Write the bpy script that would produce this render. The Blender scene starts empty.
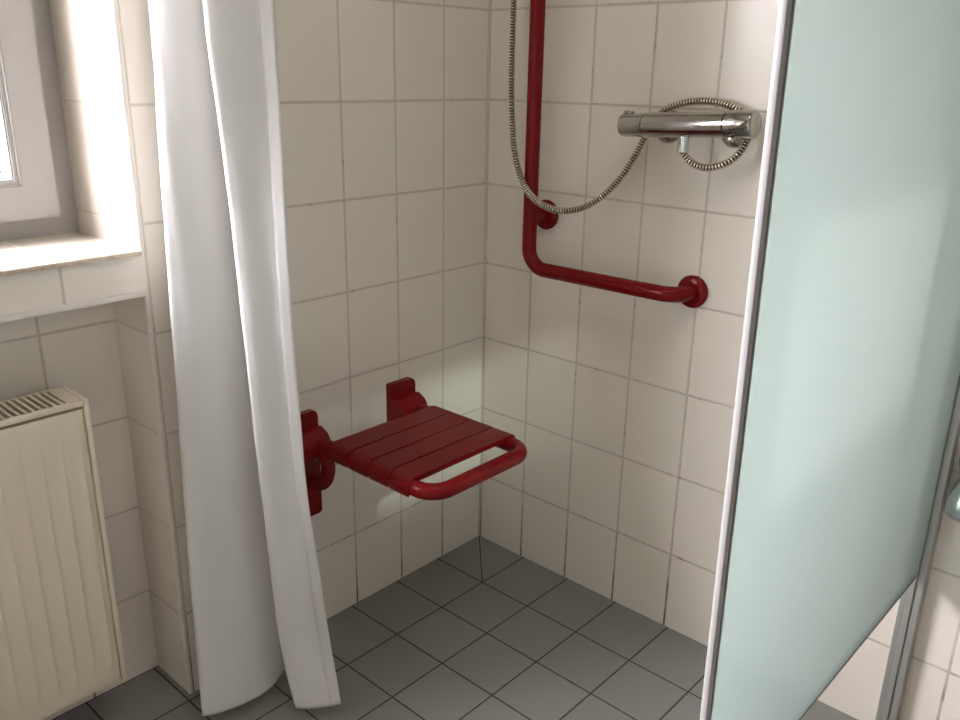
import bpy, bmesh, math
from mathutils import Vector, Matrix
PI = math.pi
scene = bpy.context.scene
COL = scene.collection

# ------------------------------------------------------------------ node helpers
class NT:
    def __init__(s, name):
        s.m = bpy.data.materials.new(name); s.m.use_nodes = True
        s.t = s.m.node_tree; s.n = s.t.nodes; s.l = s.t.links
        s.b = s.n['Principled BSDF']; s.o = s.n['Material Output']
    def new(s, kind, **kw):
        n = s.n.new(kind)
        for k, v in kw.items(): setattr(n, k, v)
        return n
    def put(s, sock, v):
        if isinstance(v, bpy.types.NodeSocket): s.l.new(v, sock)
        else: sock.default_value = v
    def math(s, op, a, b=0.0, c=None):
        n = s.new('ShaderNodeMath', operation=op)
        s.put(n.inputs[0], a); s.put(n.inputs[1], b)
        if c is not None: s.put(n.inputs[2], c)
        return n.outputs[0]
    def mix(s, f, a, b):
        n = s.new('ShaderNodeMix', data_type='RGBA')
        s.put(n.inputs[0], f); s.put(n.inputs[6], a); s.put(n.inputs[7], b)
        return n.outputs[2]
    def noise(s, scale, vec=None, detail=3.0):
        n = s.new('ShaderNodeTexNoise'); n.inputs['Scale'].default_value = scale; n.inputs['Detail'].default_value = detail
        if vec is not None: s.l.new(vec, n.inputs['Vector'])
        return n.outputs['Fac']
    def bump(s, h, strength, dist=0.001):
        n = s.new('ShaderNodeBump'); n.inputs['Strength'].default_value = strength; n.inputs['Distance'].default_value = dist
        s.l.new(h, n.inputs['Height']); s.l.new(n.outputs[0], s.b.inputs['Normal']); return n

def rgb(c): return (c[0], c[1], c[2], 1.0)

def simple(name, c, rough=0.5, metal=0.0, coat=0.0, var=0.0, scale=20, bump=0.0, bscale=200, spec=0.5):
    t = NT(name); t.b.inputs['Specular IOR Level'].default_value = spec
    g = t.new('ShaderNodeNewGeometry').outputs['Position']
    nz = t.noise(scale, g)
    t.put(t.b.inputs['Base Color'], t.mix(nz, rgb([x*(1-var) for x in c]), rgb([min(1, x*(1+var)) for x in c])))
    t.b.inputs['Roughness'].default_value = rough
    t.b.inputs['Metallic'].default_value = metal
    t.b.inputs['Coat Weight'].default_value = coat
    if bump: t.bump(t.noise(bscale, g), bump)
    return t.m

def line_dist(t, coord, off, pitch):
    # distance to the nearest joint line, joints at off + k*pitch
    q = t.math('DIVIDE', t.math('SUBTRACT', coord, off), pitch)
    fr = t.math('FRACT', q)
    return t.math('MULTIPLY', t.math('MINIMUM', fr, t.math('SUBTRACT', 1.0, fr)), pitch), t.math('FLOOR', q)

def tile_wall_mat():
    t = NT('white_wall_tiles')
    geo = t.new('ShaderNodeNewGeometry')
    sp = t.new('ShaderNodeSeparateXYZ'); t.l.new(geo.outputs['Position'], sp.inputs[0])
    sn = t.new('ShaderNodeSeparateXYZ'); t.l.new(geo.outputs['True Normal'], sn.inputs[0])
    nx = t.math('GREATER_THAN', t.math('ABSOLUTE', sn.outputs[0]), 0.7)
    ny = t.math('GREATER_THAN', t.math('ABSOLUTE', sn.outputs[1]), 0.7)
    nz = t.math('GREATER_THAN', t.math('ABSOLUTE', sn.outputs[2]), 0.7)
    wob = t.math('MULTIPLY', t.math('SUBTRACT', t.noise(60, geo.outputs['Position']), 0.5), 0.0012)
    dx, ix = line_dist(t, sp.outputs[0], -0.1505, 0.1502)
    dy, iy = line_dist(t, sp.outputs[1], -0.1550, 0.1502)
    dz, iz = line_dist(t, sp.outputs[2], -0.0052, 0.2008)
    # one uninterrupted tile beside the screen post, low on the right wall
    gap = t.math('MULTIPLY', t.math('LESS_THAN', t.math('ABSOLUTE', t.math('ADD', sp.outputs[1], 1.056)), 0.03), t.math('LESS_THAN', sp.outputs[2], 0.6))
    dy = t.math('ADD', dy, gap)
    dx = t.math('ADD', dx, t.math('MULTIPLY', nx, 10)); dy = t.math('ADD', dy, t.math('MULTIPLY', ny, 10))
    dz = t.math('ADD', dz, t.math('MULTIPLY', nz, 10))
    d = t.math('ADD', t.math('MINIMUM', t.math('MINIMUM', dx, dy), dz), wob)
    mr = t.new('ShaderNodeMapRange', interpolation_type='SMOOTHSTEP')
    t.l.new(d, mr.inputs[0]); mr.inputs[1].default_value = 0.0015; mr.inputs[2].default_value = 0.0038
    mr.inputs[3].default_value = 0; mr.inputs[4].default_value = 1
    cid = t.new('ShaderNodeCombineXYZ'); t.l.new(t.math('MULTIPLY', ix, t.math('SUBTRACT', 1, nx)), cid.inputs[0]); t.l.new(t.math('MULTIPLY', iy, t.math('SUBTRACT', 1, ny)), cid.inputs[1]); t.l.new(iz, cid.inputs[2])
    wn = t.new('ShaderNodeTexWhiteNoise'); t.l.new(cid.outputs[0], wn.inputs['Vector'])
    tile = t.mix(wn.outputs['Value'], (0.835, 0.775, 0.690, 1), (0.86, 0.80, 0.713, 1))
    cloud = t.noise(9, geo.outputs['Position'])
    tile = t.mix(t.math('MULTIPLY', cloud, 0.10), tile, (0.76, 0.68, 0.59, 1))
    # joints are dirtier close to the wet floor
    grime = t.new('ShaderNodeMapRange'); t.l.new(t.math('ADD', sp.outputs[2], t.math('MULTIPLY', t.noise(26, geo.outputs['Position']), -0.45)), grime.inputs[0])
    grime.inputs[1].default_value = -0.24; grime.inputs[2].default_value = -0.02
    gr = t.mix(grime.outputs[0], (0.20, 0.165, 0.13, 1), (0.62, 0.555, 0.47, 1))
    spots = t.new('ShaderNodeMapRange'); t.l.new(t.noise(45, geo.outputs['Position'], 4), spots.inputs[0]); spots.inputs[1].default_value = .60; spots.inputs[2].default_value = .72
    gr = t.mix(t.math('MULTIPLY', spots.outputs[0], .55), gr, (0.16, 0.11, 0.07, 1))
    t.l.new(t.mix(mr.outputs[0], gr, tile), t.b.inputs['Base Color'])
    r = t.new('ShaderNodeMapRange'); t.l.new(mr.outputs[0], r.inputs[0]); r.inputs[3].default_value = 0.8; r.inputs[4].default_value = 0.16
    t.l.new(r.outputs[0], t.b.inputs['Roughness'])
    h = t.math('ADD', mr.outputs[0], t.math('MULTIPLY', t.noise(14, geo.outputs['Position']), 0.9))
    t.bump(h, 0.5, 0.0010)
    return t.m

def tile_floor_mat():
    t = NT('grey_floor_tiles')
    geo = t.new('ShaderNodeNewGeometry')
    sp = t.new('ShaderNodeSeparateXYZ'); t.l.new(geo.outputs['Position'], sp.inputs[0])
    dx, ix = line_dist(t, sp.outputs[0], -0.1695, 0.1503)
    dy, iy = line_dist(t, sp.outputs[1], -0.1663, 0.1503)
    # first joint sits a wider tile away from each wall: no joint at -0.019
    nearx = t.math('MULTIPLY', t.math('GREATER_THAN', sp.outputs[0], -0.09), 10)
    neary = t.math('MULTIPLY', t.math('GREATER_THAN', sp.outputs[1], -0.09), t.math('MULTIPLY', t.math('GREATER_THAN', sp.outputs[0], -0.89), 10))
    dx = t.math('ADD', dx, nearx); dy = t.math('ADD', dy, neary)
    # mitred cut across the corner tile
    incorner = t.math('MULTIPLY', t.math('GREATER_THAN', sp.outputs[0], -0.1695), t.math('GREATER_THAN', sp.outputs[1], -0.1663))
    dd = t.math('MULTIPLY', t.math('ABSOLUTE', t.math('SUBTRACT', sp.outputs[0], t.math('MULTIPLY', sp.outputs[1], 1.02))), 0.85)
    dd = t.math('ADD', dd, t.math('MULTIPLY', t.math('SUBTRACT', 1, incorner), 10))
    d = t.math('MINIMUM', t.math('MINIMUM', dx, dy), dd)
    wob = t.math('MULTIPLY', t.math('SUBTRACT', t.noise(70, geo.outputs['Position']), 0.5), 0.0012)
    d = t.math('ADD', d, wob)
    mr = t.new('ShaderNodeMapRange', interpolation_type='SMOOTHSTEP')
    t.l.new(d, mr.inputs[0]); mr.inputs[1].default_value = 0.0012; mr.inputs[2].default_value = 0.0025
    cid = t.new('ShaderNodeCombineXYZ'); t.l.new(ix, cid.inputs[0]); t.l.new(iy, cid.inputs[1])
    wn = t.new('ShaderNodeTexWhiteNoise'); t.l.new(cid.outputs[0], wn.inputs['Vector'])
    tile = t.mix(wn.outputs['Value'], (0.235, 0.235, 0.217, 1), (0.26, 0.26, 0.241, 1))
    tile = t.mix(t.math('MULTIPLY', t.noise(160, geo.outputs['Position'], 5), 0.3), tile, (0.30, 0.295, 0.27, 1))
    gr = t.mix(t.noise(30, geo.outputs['Position']), (0.035, 0.028, 0.02, 1), (0.085, 0.07, 0.055, 1))
    t.l.new(t.mix(mr.outputs[0], gr, tile), t.b.inputs['Base Color'])
    r = t.new('ShaderNodeMapRange'); t.l.new(mr.outputs[0], r.inputs[0]); r.inputs[3].default_value = 0.85; r.inputs[4].default_value = 0.42
    t.l.new(r.outputs[0], t.b.inputs['Roughness'])
    t.bump(mr.outputs[0], 0.5, 0.0010)
    return t.m

def curtain_mat():
    t = NT('white_curtain_fabric')
    g = t.new('ShaderNodeNewGeometry').outputs['Position']
    c = t.mix(t.noise(8, g), (0.93, 0.925, 0.91, 1), (0.95, 0.945, 0.93, 1))
    t.put(t.b.inputs['Base Color'], c); t.b.inputs['Roughness'].default_value = 0.75
    t.b.inputs['Sheen Weight'].default_value = 0.15
    bp = t.bump(t.noise(26, g, 4), 0.25, 0.004)
    tr = t.new('ShaderNodeBsdfTranslucent'); t.put(tr.inputs[0], (0.93, 0.925, 0.915, 1))
    mx = t.new('ShaderNodeMixShader'); mx.inputs[0].default_value = 0.42
    t.l.new(t.b.outputs[0], mx.inputs[1]); t.l.new(tr.outputs[0], mx.inputs[2]); t.l.new(mx.outputs[0], t.o.inputs[0])
    return t.m

def frosted_mat():
    t = NT('frosted_glass')
    g = t.new('ShaderNodeNewGeometry').outputs['Position']
    c = t.mix(t.noise(4, g), (0.34, 0.385, 0.37, 1), (0.36, 0.405, 0.39, 1))
    t.put(t.b.inputs['Base Color'], c)
    t.b.inputs['Roughness'].default_value = 0.32; t.b.inputs['IOR'].default_value = 1.5
    tr = t.new('ShaderNodeBsdfTranslucent'); t.put(tr.inputs[0], (0.285, 0.310, 0.295, 1))
    tp = t.new('ShaderNodeBsdfTransparent'); t.put(tp.inputs[0], (0.90, 1.0, 0.97, 1))
    mx = t.new('ShaderNodeMixShader'); mx.inputs[0].default_value = 0.72
    t.l.new(t.b.outputs[0], mx.inputs[1]); t.l.new(tr.outputs[0], mx.inputs[2])
    m2 = t.new('ShaderNodeMixShader'); m2.inputs[0].default_value = 0.40     # per face; the pane has two
    t.l.new(mx.outputs[0], m2.inputs[1]); t.l.new(tp.outputs[0], m2.inputs[2])
    t.l.new(m2.outputs[0], t.o.inputs[0])
    return t.m

def pane_mat():
    t = NT('clear_window_glass')
    tp = t.new('ShaderNodeBsdfTransparent'); gl = t.new('ShaderNodeBsdfGlossy'); gl.inputs['Roughness'].default_value = 0.02
    lw = t.new('ShaderNodeLayerWeight'); lw.inputs[0].default_value = 0.2
    mx = t.new('ShaderNodeMixShader'); t.l.new(t.math('MULTIPLY', lw.outputs['Fresnel'], 0.6), mx.inputs[0])
    t.l.new(tp.outputs[0], mx.inputs[1]); t.l.new(gl.outputs[0], mx.inputs[2]); t.l.new(mx.outputs[0], t.o.inputs[0])
    return t.m

M_WALL = tile_wall_mat(); M_FLOOR = tile_floor_mat(); M_CURT = curtain_mat(); M_FROST = frosted_mat(); M_PANE = pane_mat()
M_PLASTER = simple('white_plaster', (0.60, 0.58, 0.55), 0.8, var=.02, bump=.15)
M_WALLW = simple('beige_painted_wall', (0.36, 0.34, 0.30), 0.7, var=.02)
M_WALLS = simple('taupe_painted_wall', (0.13, 0.115, 0.10), 0.7, var=.02)
M_TRIM = simple('white_plastic_edge_trim', (0.76, 0.71, 0.645), 0.30, var=.04, scale=40)
M_PVC = simple('white_window_plastic', (0.42, 0.405, 0.39), 0.36, var=.015)
M_GASKET = simple('grey_rubber_gasket', (0.30, 0.29, 0.27), 0.7)
M_RED = simple('glossy_red_nylon', (0.185, 0.004, 0.0055), 0.25, var=.03, spec=.22)
M_CHROME = simple('polished_chrome', (0.50, 0.49, 0.47), 0.09, 1.0, var=.02)
M_SATIN = simple('satin_chrome', (0.80, 0.82, 0.81), 0.24, 1.0, var=.02)
M_HOSE = simple('steel_hose_spiral', (0.66, 0.60, 0.50), 0.25, 1.0, var=.05)
M_CREAM = simple('cream_radiator_enamel', (0.80, 0.715, 0.56), 0.38, var=.03, scale=12)
M_SLOTSHADE = simple('radiator_slot_shade', (0.015, 0.013, 0.010), 0.9)
M_BLACK = simple('dark_brown_plastic', (0.04, 0.03, 0.025), 0.5)
M_ALU = simple('matt_anodised_aluminium', (0.42, 0.42, 0.39), 0.42, 0.45, var=.03, scale=50)
M_ALUW = simple('pale_aluminium_edge', (0.33, 0.32, 0.31), 0.5, 0.1, var=.02, scale=50)
M_SEAL = simple('grey_seal_strip', (0.20, 0.20, 0.19), 0.6)
M_EDGE = simple('worn_tile_edge', (0.50, 0.42, 0.32), 0.8, var=.45, scale=90, bump=.4)
M_KNOBDARK = simple('dark_grey_mount', (0.18, 0.175, 0.17), 0.45, var=.1)

# ------------------------------------------------------------------ mesh helpers
def link_mesh(name, bm, mat, parent=None, smooth=True, angle=38):
    bmesh.ops.recalc_face_normals(bm, faces=bm.faces)
    me = bpy.data.meshes.new(name)
    if parent is not None:
        bmesh.ops.translate(bm, verts=bm.verts, vec=-Vector(parent_world(parent)))
    bm.to_mesh(me); bm.free()
    me.materials.append(mat)
    o = bpy.data.objects.new(name, me); COL.objects.link(o)
    if parent is not None: o.parent = parent
    if smooth:
        for p in me.polygons: p.use_smooth = True
        me.set_sharp_from_angle(angle=math.radians(angle))
    return o

def parent_world(o):
    v = Vector((0, 0, 0))
    while o is not None:
        v += o.location; o = o.parent
    return v

def thing(name, label, cat, loc=(0, 0, 0), group=None):
    o = bpy.data.objects.new(name, None); o.empty_display_size = 0.05; COL.objects.link(o)
    o.location = loc; o['label'] = label; o['category'] = cat
    if group: o['group'] = group
    return o

def struct(o):
    o['kind'] = 'structure'; return o

def add_box(bm, lo, hi, bev=0.0, seg=2):
    vs = [bm.verts.new((x, y, z)) for x in (lo[0], hi[0]) for y in (lo[1], hi[1]) for z in (lo[2], hi[2])]
    F = [(0, 1, 3, 2), (4, 6, 7, 5), (0, 4, 5, 1), (2, 3, 7, 6), (0, 2, 6, 4), (1, 5, 7, 3)]
    fs = [bm.faces.new([vs[i] for i in f]) for f in F]
    if bev > 0:
        es = list({e for f in fs for e in f.edges})
        bmesh.ops.bevel(bm, geom=es, offset=bev, segments=seg, affect='EDGES', profile=0.5)

def box_obj(name, lo, hi, mat, parent=None, bev=0.0):
    bm = bmesh.new(); add_box(bm, lo, hi, bev); return link_mesh(name, bm, mat, parent)

def catmull(P, n=8, closed=False):
    P = [Vector(p) for p in P]; out = []
    N = len(P)
    for i in range(N - 1):
        p0 = P[max(i-1, 0)]; p1 = P[i]; p2 = P[i+1]; p3 = P[min(i+2, N-1)]
        for k in range(n):
            t = k / n
            out.append(0.5*((2*p1) + (p2-p0)*t + (2*p0-5*p1+4*p2-p3)*t*t + (3*p1-p0-3*p2+p3)*t**3))
    out.append(P[-1]); return out

def fillet(P, r, n=8):
    # polyline with rounded corners
    P = [Vector(p) for p in P]; out = [P[0]]
    for i in range(1, len(P)-1):
        a = (P[i-1]-P[i]).normalized(); b = (P[i+1]-P[i]).normalized()
        rr = r[i-1] if isinstance(r, (list, tuple)) else r
        ang = a.angle(b); d = rr / math.tan(ang/2)
        c = P[i] + (a+b).normalized() * (rr / math.sin(ang/2))
        s = P[i]+a*d; e = P[i]+b*d
        v0 = s-c; v1 = e-c; th = v0.angle(v1)
        for k in range(n+1):
            t = k/n
            out.append(c + (v0*math.sin((1-t)*th) + v1*math.sin(t*th))/math.sin(th))
    out.append(P[-1]); return out

def resample(P, step):
    out = [P[0].copy()]; acc = 0.0
    for a, b in zip(P, P[1:]):
        L = (b-a).length
        while acc + L >= step:
            t = (step-acc)/L; a = a.lerp(b, t); out.append(a.copy()); L = (b-a).length; acc = 0.0
            if L < 1e-9: break
        acc += L
    return out

def sweep(bm, P, rad, sides=20, cap=True, flat=None):
    P = [Vector(p) for p in P]
    T = []
    for i in range(len(P)):
        T.append((P[min(i+1, len(P)-1)] - P[max(i-1, 0)]).normalized())
    up = Vector((0, 0, 1)) if abs(T[0].z) < 0.9 else Vector((0, 1, 0))
    n = (up - T[0]*up.dot(T[0])).normalized(); rings = []
    for i, p in enumerate(P):
        if i:
            q = T[i-1].rotation_difference(T[i]); n = q @ n
            n = (n - T[i]*n.dot(T[i])).normalized()
        b = T[i].cross(n); r = rad(i) if callable(rad) else rad
        ra, rb = (r, r) if flat is None else (flat[0], flat[1])
        rings.append([bm.verts.new(p + n*(ra*math.cos(2*PI*k/sides)) + b*(rb*math.sin(2*PI*k/sides))) for k in range(sides)])
    for a, b in zip(rings, rings[1:]):
        for k in range(sides):
            bm.faces.new((a[k], a[(k+1) % sides], b[(k+1) % sides], b[k]))
    if cap:
        bm.faces.new(rings[0][::-1]); bm.faces.new(rings[-1])

def lathe(bm, c, axis, prof, sides=40):
    # prof: list of (distance along axis, radius)
    c = Vector(c); ax = Vector(axis).normalized()
    n = ax.orthogonal().normalized(); b = ax.cross(n); rings = []
    for t, r in prof:
        if r < 1e-6: rings.append([bm.verts.new(c + ax*t)])
        else: rings.append([bm.verts.new(c + ax*t + (n*math.cos(2*PI*k/sides) + b*math.sin(2*PI*k/sides))*r) for k in range(sides)])
    for A, B in zip(rings, rings[1:]):
        for k in range(sides):
            k2 = (k+1) % sides
            if len(A) == 1 and len(B) == 1: continue
            if len(A) == 1: bm.faces.new((A[0], B[k], B[k2]))
            elif len(B) == 1: bm.faces.new((A[k], A[k2], B[0]))
            else: bm.faces.new((A[k], A[k2], B[k2], B[k]))
    if len(rings[0]) > 1: bm.faces.new(rings[0][::-1])
    if len(rings[-1]) > 1: bm.faces.new(rings[-1])

def lathe_obj(name, c, axis, prof, mat, parent=None, sides=40, angle=38):
    bm = bmesh.new(); lathe(bm, c, axis, prof, sides); return link_mesh(name, bm, mat, parent, angle=angle)

# ------------------------------------------------------------------ the room
RX, RY, RZ = -2.9, -2.7, 2.5       # west wall, south wall, ceiling
NX = -0.91                         # right side of the window niche
NL = -2.60                         # left side of the window niche
WB = 0.36                          # outer face of the window wall
struct(box_obj('floor', (RX-.2, RY-.2, -.1), (0.2, WB, 0), M_FLOOR))
struct(box_obj('ceiling', (RX-.2, RY-.2, RZ), (0.2, WB, RZ+.1), M_PLASTER))
for nm, lo, hi in (('wall_north', (NX, 0, 0), (0.2, WB, RZ)), ('wall_north', (RX-.2, 0, 0), (NL, WB, RZ)),
                   ('wall_niche', (NL, .1355, 0), (NX, WB, .874)), ('wall_apron', (NL, 0, .874), (NX, WB, .949)),
                   ('wall_lintel', (NL, 0, 2.14), (NX, WB, RZ))):
    struct(box_obj(nm, lo, hi, M_WALL))
struct(box_obj('wall_east', (0, RY-.2, 0), (.2, 0, RZ), M_WALL))
struct(box_obj('wall_west', (RX-.2, RY-.2, 0), (RX, 0, RZ), M_WALLW))
bm = bmesh.new()
W2 = (-1.56, -0.82, 1.56, 2.14)
add_box(bm, (RX, RY-.2, 0), (W2[0], RY, RZ)); add_box(bm, (W2[1], RY-.2, 0), (0, RY, RZ))
add_box(bm, (W2[0], RY-.2, 0), (W2[1], RY, W2[2])); add_box(bm, (W2[0], RY-.2, W2[3]), (W2[1], RY, RZ))
struct(link_mesh('wall_south', bm, M_WALLS, smooth=False))
# slim plastic tile trims on the outer corners of the pier
for nm, (z0, z1) in (('trim_1', (.001, .874)), ('trim_2', (.952, 2.14))):
    bm = bmesh.new()
    lathe(bm, (NX+.0042, .0042, z0), (0, 0, 1), [(0, .0054), (z1-z0, .0054)], 16)
    struct(link_mesh(nm, bm, M_TRIM))
struct(box_obj('trim_3', (NL, -.0022, .8708), (NX+.001, .004, .8815), M_TRIM, bev=.001))

def window(name, x0, x1, z0, z1, yin, s, sill=None):
    # yin: room side face of the fixed frame, s: +1 outside towards +y
    root = struct(bpy.data.objects.new(name, None)); COL.objects.link(root); root.location = ((x0+x1)/2, yin, z0)
    def ring(nm, a0, a1, b0, b1, wl, wr, wb, wt, y0, y1, mat, bev, par=root):
        bm = bmesh.new(); lo, hi = min(y0, y1), max(y0, y1)
        O = [(a0, b0), (a1, b0), (a1, b1), (a0, b1)]; I = [(a0+wl, b0+wb), (a1-wr, b0+wb), (a1-wr, b1-wt), (a0+wl, b1-wt)]
        of, ob, nf, nb = ([bm.verts.new((x, y, z)) for x, z in L] for L, y in ((O, lo), (O, hi), (I, lo), (I, hi)))
        es = []
        for i in range(4):
            j = (i+1) % 4
            bm.faces.new((of[i], of[j], nf[j], nf[i])); bm.faces.new((ob[j], ob[i], nb[i], nb[j]))
            bm.faces.new((of[j], of[i], ob[i], ob[j])); bm.faces.new((nf[i], nf[j], nb[j], nb[i]))
        for L in (of, ob, nf, nb):
            for i in range(4): es.append(bm.edges.get((L[i], L[(i+1) % 4])))
        if bev: bmesh.ops.bevel(bm, geom=es, offset=bev, segments=2, affect='EDGES')
        return link_mesh(nm, bm, mat, par)
    ring('window_frame', x0, x1, z0, z1, .062, .062, .052, .062, yin, yin+s*.07, M_PVC, .002)
    sa, sb, sc, sd = x0+.047, x1-.047, z0+.045, z1-.05
    sash = ring('window_sash', sa, sb, sc, sd, .067, .067, .067, .067, yin-s*.042, yin+s*.03, M_PVC, .004)
    ring('glazing_bead', sa+.061, sb-.061, sc+.061, sd-.061, .012, .012, .012, .012, yin-s*.037, yin-s*.012, M_PVC, .003, sash)
    ring('gasket', sa+.0605, sb-.0605, sc+.0605, sd-.0605, .0016, .0016, .0016, .0016, yin-s*.0435, yin-s*.03, M_GASKET, 0, sash)
    pane = box_obj('pane', (sa+.068, min(yin-s*.01, yin+s*.0), sc+.068), (sb-.068, max(yin-s*.01, yin+s*.0), sd-.068), M_PANE, sash)
    return root
w1 = window('window_1', NL, NX, .949, 2.14, .242, 1)
# slim dark insect screen frame outside the pane
bm = bmesh.new()
add_box(bm, (-2.50, .316, 1.066), (-1.001, .324, 1.072)); add_box(bm, (-1.0045, .316, 1.066), (-1.001, .324, 2.07))
add_box(bm, (-2.50, .316, 2.066), (-1.001, .324, 2.072)); add_box(bm, (-2.50, .316, 1.066), (-2.496, .324, 2.07))
link_mesh('screen_frame', bm, M_BLACK, w1, smooth=False)
# tiled sill surface with its worn front edge
sl = box_obj('window_sill', (NL, -.004, .949), (NX, .242, .9545), M_WALL, w1)
bm = bmesh.new(); add_box(bm, (NL, -.0062, .9458), (NX-.001, -.0035, .9532), .0006)
link_mesh('worn_edge', bm, M_EDGE, sl)

w2 = window('window_2', W2[0], W2[1], W2[2], W2[3], RY-.06, -1)

# ------------------------------------------------------------------ radiator
RXR, RXL = -1.0285, -2.23
RF, RB, R0, R1 = .014, .113, .100, .702
rad = thing('radiator', 'cream ribbed panel radiator with top grille in the niche under the window', 'radiator', ((RXR+RXL)/2, .06, R0))
bm = bmesh.new()
px1 = RXR-.0105
nxg = 240; nzg = 60; grid = []
for i in range(nxg+1):
    x = RXL+.0105 + (px1-(RXL+.0105))*i/nxg
    col = []
    for k in range(nzg+1):
        z = R0+.004 + (R1-.018-(R0+.004))*k/nzg
        f = max(0, min(1, (z-(R0+.028))/.035)) * max(0, min(1, (R1-.034-z)/.045)); f = f*f*(3-2*f)
        ph = ((px1 - x)/.0345) % 1.0
        w = max(0.0, math.cos((ph-.45)*2*PI))**2.6
        e = min(x-(RXL+.0105), px1-x, z-(R0+.004), (R1-.018)-z); eb = .003*(1-min(1, e/.006))**2
        col.append(bm.verts.new((x, RF - .0058*f*w + eb + .002, z)))
    grid.append(col)
for i in range(nxg):
    for k in range(nzg):
        bm.faces.new((grid[i][k], grid[i+1][k], grid[i+1][k+1], grid[i][k+1]))
# returned rim of the panel
rim = [c[0] for c in grid] + grid[-1][1:] + [c[-1] for c in grid[::-1]][1:] + grid[0][::-1][1:-1]
back = [bm.verts.new(v.co + Vector((0, .014, 0))) for v in rim]
for i in range(len(rim)):
    j = (i+1) % len(rim); bm.faces.new((rim[i], rim[j], back[j], back[i]))
bm.faces.new(back)
fp = link_mesh('front_panel', bm, M_CREAM, rad, angle=60)
# small pressed oval maker's mark
bm = bmesh.new()
oc = Vector((-1.0865, RF+.0022, .668))
ov = [oc + Vector((.0078*math.cos(a*PI/16), 0, .0055*math.sin(a*PI/16))) for a in range(33)]
sweep(bm, ov, .0006, 6, cap=False)
link_mesh('pressed_oval_mark', bm, M_CREAM, fp)
box_obj('back_panel', (RXL+.012, RB-.013, R0+.006), (RXR-.012, RB, R1-.012), M_CREAM, rad, .002)
box_obj('convector_core', (RXL+.03, RF+.018, R0+.02), (RXR-.03, RB-.015, R1-.016), M_SLOTSHADE, rad)  # near-black colour paints the shade seen between the grille bars
for nm, xa, xb in (('side_cover', RXR-.009, RXR), ('side_cover', RXL, RXL+.009)):
    box_obj(nm, (xa, RF, R0), (xb, RB, R1), M_CREAM, rad, .0025)
bm = bmesh.new()
xe = RXR-.034
add_box(bm, (RXL+.0085, RF+.002, R1-.012), (RXR-.0085, RF+.010, R1-.0005), .0015)
add_box(bm, (RXL+.0085, RB-.007, R1-.012), (RXR-.0085, RB, R1-.0005), .0015)
add_box(bm, (xe, RF+.012, R1-.012), (RXR-.0085, RB-.008, R1-.0008), .001)
add_box(bm, (RXL+.0085, RF+.012, R1-.012), (RXL+.03, RB-.008, R1-.0008), .001)
x = xe-.0075
while x > RXL+.03:
    add_box(bm, (x-.0024, RF+.008, R1-.008), (x+.0024, RB-.005, R1-.001)); x -= .0118
link_mesh('top_grille', bm, M_CREAM, rad)
for xx in (-1.2, -1.85):
    box_obj('wall_bracket', (xx-.015, RB-.002, .25), (xx+.015, .1353, .6), M_CREAM, rad, .002)
# a feed pipe runs down into the floor at the left end
bm = bmesh.new(); sweep(bm, fillet([(-2.17, .10, .102), (-2.17, .10, .05), (-2.175, .10, .0)], .015, 6), .008, 14)
link_mesh('feed_pipe', bm, M_CREAM, rad)

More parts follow.
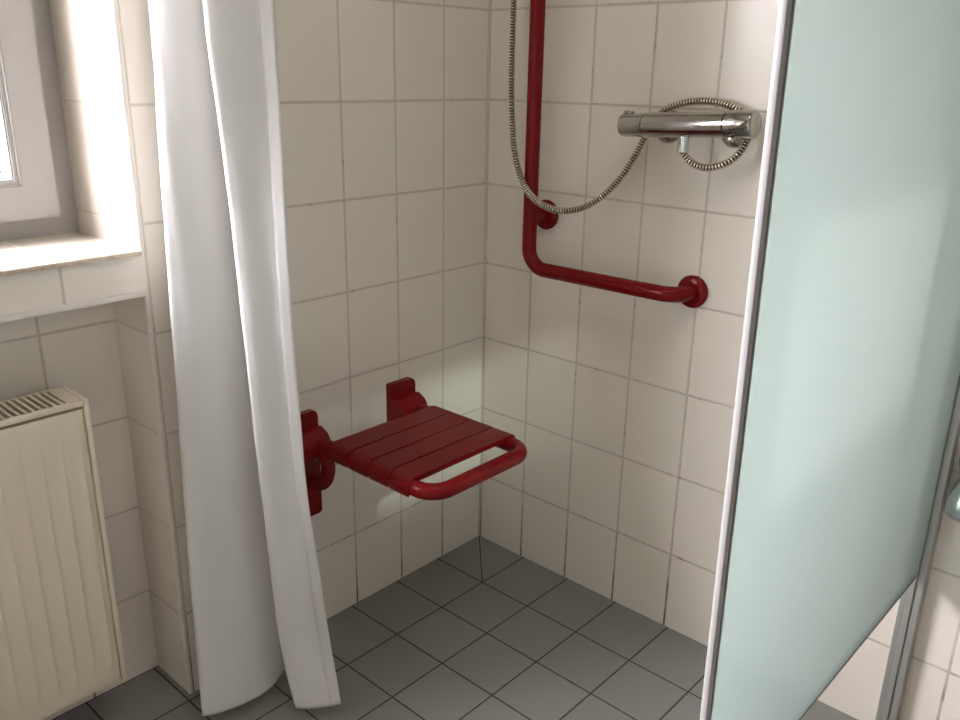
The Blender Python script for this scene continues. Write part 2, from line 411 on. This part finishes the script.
# ------------------------------------------------------------------ shower curtain
CUR=[
 [(-0.8474,-0.0300,1.3651),(-0.8901,-0.0780,1.3605),(-0.8890,-0.1000,1.3598),(-0.8585,-0.1220,1.3610),(-0.8070,-0.1150,1.3647),(-0.7591,-0.0700,1.3695),(-0.8107,-0.1300,1.3639),(-0.8578,-0.1850,1.3587),(-0.8519,-0.2050,1.3584),(-0.8034,-0.2250,1.3608),(-0.7759,-0.2500,1.3617)],
 [(-0.8521,-0.0300,1.1757),(-0.8952,-0.0780,1.1791),(-0.8918,-0.1000,1.1801),(-0.8538,-0.1220,1.1801),(-0.7946,-0.1150,1.1782),(-0.7451,-0.0700,1.1747),(-0.7981,-0.1300,1.1790),(-0.8465,-0.1850,1.1829),(-0.8421,-0.2050,1.1837),(-0.7983,-0.2250,1.1835),(-0.7744,-0.2500,1.1841)],
 [(-0.8580,-0.0300,0.9700),(-0.9017,-0.0780,0.9823),(-0.8962,-0.1000,0.9847),(-0.8513,-0.1220,0.9820),(-0.7849,-0.1150,0.9726),(-0.7338,-0.0700,0.9598),(-0.7882,-0.1300,0.9751),(-0.8378,-0.1850,0.9891),(-0.8346,-0.2050,0.9915),(-0.7947,-0.2250,0.9892),(-0.7737,-0.2500,0.9900)],
 [(-0.8645,-0.0300,0.7462),(-0.9087,-0.0780,0.7683),(-0.9013,-0.1000,0.7718),(-0.8497,-0.1220,0.7648),(-0.7763,-0.1150,0.7456),(-0.7236,-0.0700,0.7222),(-0.7794,-0.1300,0.7500),(-0.8302,-0.1850,0.7753),(-0.8278,-0.2050,0.7796),(-0.7902,-0.2250,0.7754),(-0.7709,-0.2500,0.7768)],
 [(-0.8716,-0.0300,0.5015),(-0.9164,-0.0780,0.5346),(-0.9065,-0.1000,0.5387),(-0.8467,-0.1220,0.5249),(-0.7645,-0.1150,0.4929),(-0.7099,-0.0700,0.4573),(-0.7673,-0.1300,0.4992),(-0.8197,-0.1850,0.5374),(-0.8177,-0.2050,0.5437),(-0.7815,-0.2250,0.5377),(-0.7634,-0.2500,0.5400)],
 [(-0.8763,-0.0300,0.3114),(-0.9215,-0.0780,0.3530),(-0.9099,-0.1000,0.3574),(-0.8440,-0.1220,0.3370),(-0.7553,-0.1150,0.2936),(-0.6991,-0.0700,0.2483),(-0.7579,-0.1300,0.3013),(-0.8114,-0.1850,0.3498),(-0.8080,-0.2050,0.3570),(-0.7660,-0.2250,0.3467),(-0.7438,-0.2500,0.3476)],
 [(-0.8786,-0.0300,0.1357),(-0.9243,-0.0780,0.1855),(-0.9112,-0.1000,0.1898),(-0.8402,-0.1220,0.1626),(-0.7457,-0.1150,0.1077),(-0.6881,-0.0700,0.0530),(-0.7482,-0.1300,0.1168),(-0.8028,-0.1850,0.1750),(-0.7982,-0.2050,0.1828),(-0.7515,-0.2250,0.1679),(-0.7259,-0.2500,0.1669)],
 [(-0.8991,-0.0838,0.0280),(-0.9401,-0.1033,0.0280),(-0.9194,-0.1211,0.0280),(-0.8514,-0.1383,0.0280),(-0.7942,-0.1330,0.0280),(-0.7297,-0.1033,0.0280),(-0.7611,-0.1542,0.0280),(-0.7940,-0.2115,0.0280),(-0.7909,-0.2296,0.0280),(-0.7564,-0.2638,0.0280),(-0.7285,-0.2806,0.0280)],
]

levels = [CUR[7], CUR[6], CUR[5], CUR[4], CUR[3], CUR[2], CUR[1], CUR[0]]
top = []
for p0, p1 in zip(CUR[0], CUR[1]):
    a = Vector(p0); b = Vector(p1); d = (a-b)/(a.z-b.z)
    top.append(tuple(a + d*(2.06-a.z)*.35 + Vector((0, 0, (2.06-a.z)*.65))))
levels.append(top)
NC = 11
cols = []
for j in range(NC):
    cols.append(catmull([lv[j] for lv in levels], 12))
NZ = len(cols[0]); rows_ = []
for k in range(NZ):
    rows_.append(catmull([cols[j][k] for j in range(NC)], 14))
NS = len(rows_[0])
def hgrid(rows_):
    bm = bmesh.new(); V = [[bm.verts.new(p) for p in r] for r in rows_]
    for a, b in zip(V, V[1:]):
        for i in range(len(a)-1): bm.faces.new((a[i], a[i+1], b[i+1], b[i]))
    return bm
def wob(p, i, k):
    s = i / NS
    a = math.sin(p.z*23 + s*9)*.0012 + max(0, math.sin(s*26 + p.z*2.2))**4*math.sin(p.z*5+s*12)*.0022 + math.sin(p.z*57 + s*31)*.0007 + math.sin(p.z*9 - s*14)*.0022
    n = Vector((-.7, -.7, 0))
    return p + n*a
rows_ = [[wob(p, i, k) for i, p in enumerate(r)] for k, r in enumerate(rows_)]
cur = thing('shower_curtain', 'white fabric shower curtain hanging gathered between window and red folding seat', 'shower curtain', (-.83, -.13, 0.03))
sheet = link_mesh('curtain_fabric', hgrid(rows_), M_CURT, cur, angle=180)
md = sheet.modifiers.new('thick', 'SOLIDIFY'); md.thickness = .0009; md.offset = 0
# doubled hem down the free edge and along the bottom
side = []
for r in rows_:
    e = r[-1]; q = r[-1]; acc = 0; i = len(r)-1; strip = [e]
    while acc < .022 and i > 0:
        acc += (r[i]-r[i-1]).length; i -= 1; strip.append(r[i])
    a = strip[0]; b = a + (strip[-1]-a)*min(1, .022/max(acc, 1e-6)); side.append([(a.lerp(b, t/4) + Vector((-.0012, -.0013, 0))) for t in range(5)])
h1 = link_mesh('side_hem', hgrid(side), M_CURT, cur, angle=180); md = h1.modifiers.new('thick', 'SOLIDIFY'); md.thickness = .0012; md.offset = 0
b0 = []
for k in range(0, 3):
    b0.append([p + Vector((-.0012, -.0013, 0)) for p in rows_[k]])
# curtain rail and rings above the picture
rail = thing('curtain_rail', 'white curtain rail carrying the shower curtain, running out from the tiled wall', 'curtain rail', (-.82, -.5, 2.10))
bm = bmesh.new(); sweep(bm, [(-.82, 0, 2.105), (-.82, RY, 2.105)], .0125, 20); link_mesh('rail_tube', bm, M_TRIM, rail)
for yy, dy in ((0, -1), (RY, 1)):
    lathe_obj('wall_flange', (-.82, yy, 2.105), (0, dy, 0), [(0, .03), (.008, .03), (.012, .014)], M_TRIM, rail)
for k, f in enumerate((.05, .2, .35, .5, .65, .8, .95)):
    p = rows_[-1][int(f*(NS-1))]
    c = Vector((-.82, p.y, 2.095))
    bm = bmesh.new(); sweep(bm, [c + Vector((.022*math.cos(a*PI/12), 0, .024*math.sin(a*PI/12))) for a in range(25)], .0018, 8, cap=False)
    link_mesh('curtain_ring', bm, M_TRIM, cur)

# ------------------------------------------------------------------ folding seat
seat = thing('folding_shower_seat', 'red slatted folding shower seat mounted on the tiled wall', 'shower seat', (-.4445, 0, .48))
XL, XR = -.578, -.290       # side tubes
TZ, TR = .490, .0168
for X in (-.5975, -.3025):
    # wall plate with rounded top and bottom ends
    bm = bmesh.new(); w = .0405; pts = []
    rr = .012
    for cx, cz, a0, rr in ((X+w-.014, .555-.014, 0, .014), (X-w+.003, .555-.003, 90, .003), (X-w+.003, .303+.003, 180, .003), (X+w-.005, .303+.005, 270, .005)):
        for k in range(7):
            a = math.radians(a0+15*k); pts.append((cx+rr*math.cos(a), cz+rr*math.sin(a)))
    fr = [bm.verts.new((x, -.016, z)) for x, z in pts]; bk = [bm.verts.new((x, 0, z)) for x, z in pts]
    ff = bm.faces.new(fr); bm.faces.new(bk[::-1])
    for i in range(len(fr)):
        j = (i+1) % len(fr); bm.faces.new((fr[i], bk[i], bk[j], fr[j]))
    bmesh.ops.bevel(bm, geom=list(ff.edges), offset=.0018, segments=2, affect='EDGES')
    pl = link_mesh('wall_plate', bm, M_RED, seat, angle=50)
    # hinge housing: half round barrel across the plate
    bm = bmesh.new(); hw = .040; prof = []
    for k in range(15):
        a = math.radians(90 + 180*k/14*1.0); prof.append((-.030 + .0345*math.cos(a), .484 + .036*math.sin(a)))
    prof = [(-.001, .520)] + prof + [(-.001, .448)]
    A = [bm.verts.new((X-hw, y, z)) for y, z in prof]; B = [bm.verts.new((X+hw, y, z)) for y, z in prof]
    fa = bm.faces.new(A); fb = bm.faces.new(B[::-1])
    for i in range(len(A)):
        j = (i+1) % len(A); bm.faces.new((A[i], B[i], B[j], A[j]))
    bmesh.ops.bevel(bm, geom=list(fa.edges)+list(fb.edges), offset=.004, segments=3, affect='EDGES')
    link_mesh('hinge_housing', bm, M_RED, seat, angle=50)
    # looped stop arm from hinge back to the lower plate
    bm = bmesh.new()
    sweep(bm, catmull([(X+.014, -.034, .496), (X+.012, -.060, .488), (X+.012, -.079, .466), (X+.012, -.082, .438), (X+.012, -.070, .410), (X+.012, -.044, .393), (X+.012, -.010, .388)], 8), .0155, 20)
    link_mesh('stop_arm', bm, M_RED, seat, angle=60)
bm = bmesh.new()
path = fillet([(-.590, -.035, TZ-.006), (XL, -.075, TZ), (XL, -.397, TZ), (XR, -.397, TZ), (XR, -.075, TZ), (-.300, -.035, TZ-.006)], [.03, .046, .046, .03], 12)
sweep(bm, path, TR, 24)
link_mesh('frame_tube', bm, M_RED, seat, angle=60)
# four slats, ends rolled over the side tubes
edges = [(-.100, -.1605), (-.1645, -.2245), (-.2285, -.2865), (-.2905, -.347)]
for y0, y1 in edges:
    prof = []
    R_ = .0225
    for k in range(11):          # outer skin right end
        a = math.radians(-50 + 14*k); prof.append((XR + R_*math.cos(a), TZ + R_*math.sin(a)))
    for k in range(11):
        a = math.radians(90 + 14*k); prof.append((XL + R_*math.cos(a), TZ + R_*math.sin(a)))
    r2 = .0155
    inner = []
    for k in range(9):
        a = math.radians(230 - 17.5*k); inner.append((XL + r2*math.cos(a), TZ + r2*math.sin(a)))
    inner += [(XL+.02, TZ+.009), (XR-.02, TZ+.009)]
    for k in range(9):
        a = math.radians(90 - 17.5*k); inner.append((XR + r2*math.cos(a), TZ + r2*math.sin(a)))
    prof = prof + inner
    bm = bmesh.new()
    A = [bm.verts.new((x, y0, z)) for x, z in prof]; B = [bm.verts.new((x, y1, z)) for x, z in prof]
    fa = bm.faces.new(A); fb = bm.faces.new(B[::-1])
    for i in range(len(A)):
        j = (i+1) % len(A); bm.faces.new((A[i], B[i], B[j], A[j]))
    bmesh.ops.bevel(bm, geom=list(fa.edges)+list(fb.edges), offset=.0042, segments=3, affect='EDGES', clamp_overlap=True)
    link_mesh('slat', bm, M_RED, seat, angle=50)

# ------------------------------------------------------------------ grab rail
rail = thing('grab_rail', 'red L-shaped grab rail with round flanges on the right tiled wall', 'grab rail', (0, -.1965, .827))
BX, GR = -.063, .0168
bm = bmesh.new()
sweep(bm, fillet([(-.004, -.1965, 2.02), (BX, -.1965, 2.02), (BX, -.1965, .827), (BX, -.596, .829), (-.004, -.596, .830)], [.042, .048, .045], 12), GR, 24)
link_mesh('rail_tube', bm, M_RED, rail, angle=60)
bm = bmesh.new(); sweep(bm, [(BX+.004, -.1965, .945), (-.004, -.1965, .945)], .0155, 20)
link_mesh('standoff', bm, M_RED, rail, angle=60)
for y, z in ((-.1965, 2.02), (-.1965, .945), (-.596, .830)):
    lathe_obj('flange', (0, y, z), (-1, 0, 0), [(0, .0345), (.006, .0352), (.0095, .0335), (.0125, .029), (.0135, .018)], M_RED, rail, 48, 60)

# ------------------------------------------------------------------ mixer
MX = -.066
def mpos(y): return (MX, y, 1.1716 + (-.575 - y)*.056)
mix = thing('thermostatic_shower_mixer', 'chrome thermostatic shower mixer bar on the right tiled wall', 'shower mixer', mpos(-.575))
ax = Vector((0, -1, -0)) ; ax = (Vector(mpos(-.73)) - Vector(mpos(-.42))).normalized()
def along(y0, prof): return (mpos(y0), ax, prof)
lathe_obj('mixer_body', *along(-.490, [(0, .0225), (.001, .0242), (.175, .0242), (.176, .0225)]), M_CHROME, mix, 48)
kl = lathe_obj('flow_knob', *along(-.434, [(0, 0), (0, .019), (.002, .0225), (.010, .0236), (.0545, .0236), (.0555, .022)]), M_CHROME, mix, 48)
box_obj('knob_button', (MX-.006, -.458, mpos(-.445)[2]+.021), (MX+.006, -.437, mpos(-.445)[2]+.0285), M_CHROME, kl, .0018)
kr = lathe_obj('temperature_knob', *along(-.6665, [(0, .022), (.002, .0258), (.052, .0262), (.0555, .0252), (.0575, .0225), (.0575, 0)]), M_CHROME, mix, 48)
box_obj('knob_button', (MX-.020, -.689, mpos(-.68)[2]-.031), (MX-.008, -.678, mpos(-.68)[2]-.022), M_CHROME, kr, .0015)
for y in (-.505, -.655):
    r0 = lathe_obj('wall_rosette', (0, y, 1.163), (-1, 0, 0), [(0, .0345), (.004, .0345), (.010, .031), (.016, .022), (.018, .0165)], M_CHROME, mix, 40)
    lathe_obj('inlet', (-.010, y, 1.164), (Vector(mpos(y))-Vector((0, y, 1.164))), [(0, .0155), (.036, .0155), (.055, .0155)], M_CHROME, mix, 24)
z0 = mpos(-.578)[2]
lathe_obj('hose_outlet', (MX, -.578, z0-.018), (0, 0, -1), [(0, .0105), (.016, .0105), (.017, .0125), (.034, .0118), (.0345, .009)], M_SATIN, mix, 24)

HOSE = [(-0.0880,-0.1498,1.4209),(-0.0880,-0.1484,1.3094),(-0.0880,-0.1509,1.2043),(-0.0880,-0.1623,1.1005),(-0.0900,-0.1874,1.0359),(-0.0920,-0.2260,0.9951),(-0.0850,-0.2672,0.9767),(-0.0750,-0.3045,0.9733),(-0.0600,-0.3473,0.9855),(-0.0450,-0.3874,1.0166),(-0.0350,-0.4210,1.0573),(-0.0280,-0.4452,1.1004),(-0.0250,-0.4641,1.1403),(-0.0240,-0.4798,1.1711),(-0.0240,-0.5078,1.1959),(-0.0240,-0.5472,1.2109),(-0.0240,-0.5928,1.2162),(-0.0240,-0.6357,1.2122),(-0.0240,-0.6683,1.1996),(-0.0260,-0.6950,1.1740),(-0.0340,-0.6930,1.1450),(-0.0450,-0.6842,1.1210),(-0.0550,-0.6645,1.1032),(-0.0620,-0.6313,1.0934),(-0.0650,-0.5997,1.1006),(-0.0660,-0.5800,1.1180),(-0.0660,-.578,1.130)]
HOSE = [(-.098, -.178, 1.745), (-.094, -.160, 1.60)] + HOSE
hp = resample(catmull(HOSE, 16), .00078)
hose = thing('shower_hose', 'ribbed metal shower hose looping from the chrome mixer up past the red rail', 'shower hose', (-.066, -.578, 1.13))
bm = bmesh.new()
def hr(i):
    ph = (i % 8)/8.0
    return (.0072, .0080, .0081, .0079, .0070, .0045, .0040, .0045)[i % 8]
sweep(bm, hp, hr, 14)
link_mesh('hose_spiral', bm, M_HOSE, hose, angle=32)
bm = bmesh.new(); sweep(bm, hp[::6], .0056, 12)
link_mesh('hose_rib_shade', bm, M_BLACK, hose, angle=60)  # dark inner tube added to paint the shade between the ribs
# hand shower parked on its holder above the picture
hs = thing('hand_shower', 'chrome hand shower parked in its holder at the top of the red vertical rail', 'hand shower', (-.095, -.178, 1.745))
bm = bmesh.new(); sweep(bm, catmull([(-.098, -.178, 1.742), (-.112, -.19, 1.80), (-.135, -.21, 1.87), (-.165, -.235, 1.91)], 8), .0125, 18); link_mesh('handle', bm, M_CHROME, hs)
lathe_obj('spray_head', (-.160, -.232, 1.925), (-.45, -.35, -.82), [(0, .018), (.012, .038), (.030, .045), (.034, .040), (.034, 0)], M_CHROME, hs)
box_obj('rail_clamp', (-.125, -.215, 1.76), (-.040, -.172, 1.80), M_CHROME, hs, .004)

# ------------------------------------------------------------------ shower screen, hinged off the right wall
scr = thing('shower_screen', 'frosted green-tinted glass shower screen in a slim metal frame, right foreground', 'shower screen', (0, -1.1235, 0))
PY = -1.1235
def lean(bm):            # the free edge leans out a little towards the top
    for v in bm.verts:
        if v.co.x < -.5: v.co.x -= .0215*(v.co.z-.60) - .0028
        if v.co.z < .5: v.co.z -= .035*v.co.x
def lean_box(name, lo, hi, mat, parent, bev=0.0):
    bm = bmesh.new(); add_box(bm, lo, hi, bev); lean(bm); return link_mesh(name, bm, mat, parent)
ZB = .383
lean_box('frosted_pane', (-.884, PY-.003, ZB+.0035), (-.012, PY+.003, 1.95), M_FROST, scr, .0008)
pf = lean_box('edge_profile', (-.8915, PY-.0036, ZB-.012), (-.8815, PY+.0036, 1.955), M_ALUW, scr, .001)
lean_box('edge_seal', (-.8820, PY-.0044, ZB-.012), (-.8785, PY-.0025, 1.955), M_SEAL, pf)
lean_box('bottom_seal', (-.881, PY-.0036, ZB), (-.012, PY+.0036, ZB+.0038), M_SEAL, scr)
bm = bmesh.new()
add_box(bm, (-.030, PY-.0175, .0), (0, PY-.0045, 1.96), .0015); add_box(bm, (-.034, PY-.0040, .0), (0, PY+.0060, 1.96), .0015)
add_box(bm, (-.026, PY-.006, .0), (0, PY-.002, 1.96))
wp = link_mesh('wall_post', bm, M_ALU, scr)
box_obj('wall_seal', (-.008, PY+.005, .0), (0, PY+.0225, 1.96), M_ALU, wp, .0015)
lean_box('top_profile', (-.8805, PY-.0045, 1.945), (-.02, PY+.0045, 1.958), M_ALUW, scr, .001)

# ------------------------------------------------------------------ chrome fitting at the right edge
kn = thing('chrome_wall_fitting', 'chrome cup-shaped wall fitting beside the glass screen post at the right edge', 'wall fitting', (0, -1.190, .565))
lathe_obj('mount', (0, -1.180, .628), (-1, 0, 0), [(0, .030), (.012, .030), (.020, .026), (.034, .024), (.040, .018), (.040, 0)], M_KNOBDARK, kn, 32)
lathe_obj('chrome_cup', (-.012, -1.186, .616), (-.40, 0, -.92), [(0, .016), (.012, .024), (.03, .031), (.055, .037), (.075, .038), (.088, .034), (.096, .022), (.098, 0)], M_SATIN, kn, 48, 70)

# ------------------------------------------------------------------ light
w = bpy.data.worlds.new('overcast_sky'); scene.world = w; w.use_nodes = True
wt = w.node_tree; bg = wt.nodes['Background']; bg.inputs[1].default_value = 34.0
tc = wt.nodes.new('ShaderNodeTexCoord'); sz = wt.nodes.new('ShaderNodeSeparateXYZ'); wt.links.new(tc.outputs['Generated'], sz.inputs[0])
wr = wt.nodes.new('ShaderNodeValToRGB'); wt.links.new(sz.outputs[2], wr.inputs[0])
wr.color_ramp.elements[0].position = 0.0; wr.color_ramp.elements[0].color = (0.23, 0.22, 0.21, 1)
wr.color_ramp.elements[1].position = 0.06; wr.color_ramp.elements[1].color = (0.76, 0.735, 0.78, 1)
e_ = wr.color_ramp.elements.new(0.6); e_.color = (1.85, 1.80, 1.92, 1)
# south sky dimmed on purpose to weaken skylight through the rear window
sr = wt.nodes.new('ShaderNodeMapRange'); wt.links.new(sz.outputs[1], sr.inputs[0]); sr.inputs[1].default_value = -.15; sr.inputs[2].default_value = .05
sr.inputs[3].default_value = .10; sr.inputs[4].default_value = 1.0
vm = wt.nodes.new('ShaderNodeVectorMath'); vm.operation = 'SCALE'; wt.links.new(wr.outputs[0], vm.inputs[0]); wt.links.new(sr.outputs[0], vm.inputs[3])
wt.links.new(vm.outputs[0], bg.inputs[0])
def portal(loc, rot, sx, sy):
    d = bpy.data.lights.new('window_portal', 'AREA'); d.shape = 'RECTANGLE'; d.size = sx; d.size_y = sy; d.cycles.is_portal = True
    o = bpy.data.objects.new('window_portal', d); o.location = loc; o.rotation_euler = rot; COL.objects.link(o)
portal(((NL+NX)/2, .35, 1.55), (math.radians(-90), 0, 0), 1.68, 1.2)

portal(((W2[0]+W2[1])/2, RY-.19, (W2[2]+W2[3])/2), (math.radians(90), 0, 0), W2[1]-W2[0], W2[3]-W2[2])
sd = bpy.data.lights.new('hazy_sun', 'SUN'); sd.energy = 4.2; sd.angle = math.radians(1.4); sd.color = (1.0, .97, .93)
so = bpy.data.objects.new('hazy_sun', sd); COL.objects.link(so); so.location = (-2, -5, 4)
so.rotation_euler = Vector((.31, .80, -.43)).to_track_quat('-Z', 'Y').to_euler()

# unseen round fill lamp, added to brighten the dim shower corner and floor
lamp = thing('added_fill_lamp', 'round white fill lamp added unseen above the shower area', 'fill lamp', (-.85, -1.0, RZ))
lathe_obj('fill_lamp_housing', (-.85, -1.0, RZ), (0, 0, -1), [(0, .14), (.03, .14), (.034, .135), (.034, .125), (.010, .12), (.010, 0)], M_TRIM, lamp)
ld = bpy.data.lights.new('fill_light', 'AREA'); ld.shape = 'DISK'; ld.size = .25; ld.energy = 3.6; ld.color = (1.0, .97, .90)
lo = bpy.data.objects.new('fill_light', ld); lo.location = (-.85, -1.0, RZ-.032); COL.objects.link(lo)

# ------------------------------------------------------------------ camera
R = ((0.6738, -0.7387, 0.0172), (0.2258, 0.2280, 0.9471), (-0.7036, -0.6342, 0.3205))
cam = bpy.data.cameras.new('camera'); co = bpy.data.objects.new('camera', cam); COL.objects.link(co)
m = Matrix((R[0], R[1], R[2])).transposed().to_4x4(); m.translation = Vector((-1.6071, -1.4397, 1.2626))
co.matrix_world = m
cam.sensor_width = 36; cam.lens = 851.48/960*36; cam.clip_start = .02
scene.camera = co
scene.view_settings.view_transform = 'Standard'; scene.view_settings.look = 'None'
scene.view_settings.gamma = 1; scene.view_settings.use_curve_mapping = False
scene.view_settings.exposure = 0.24
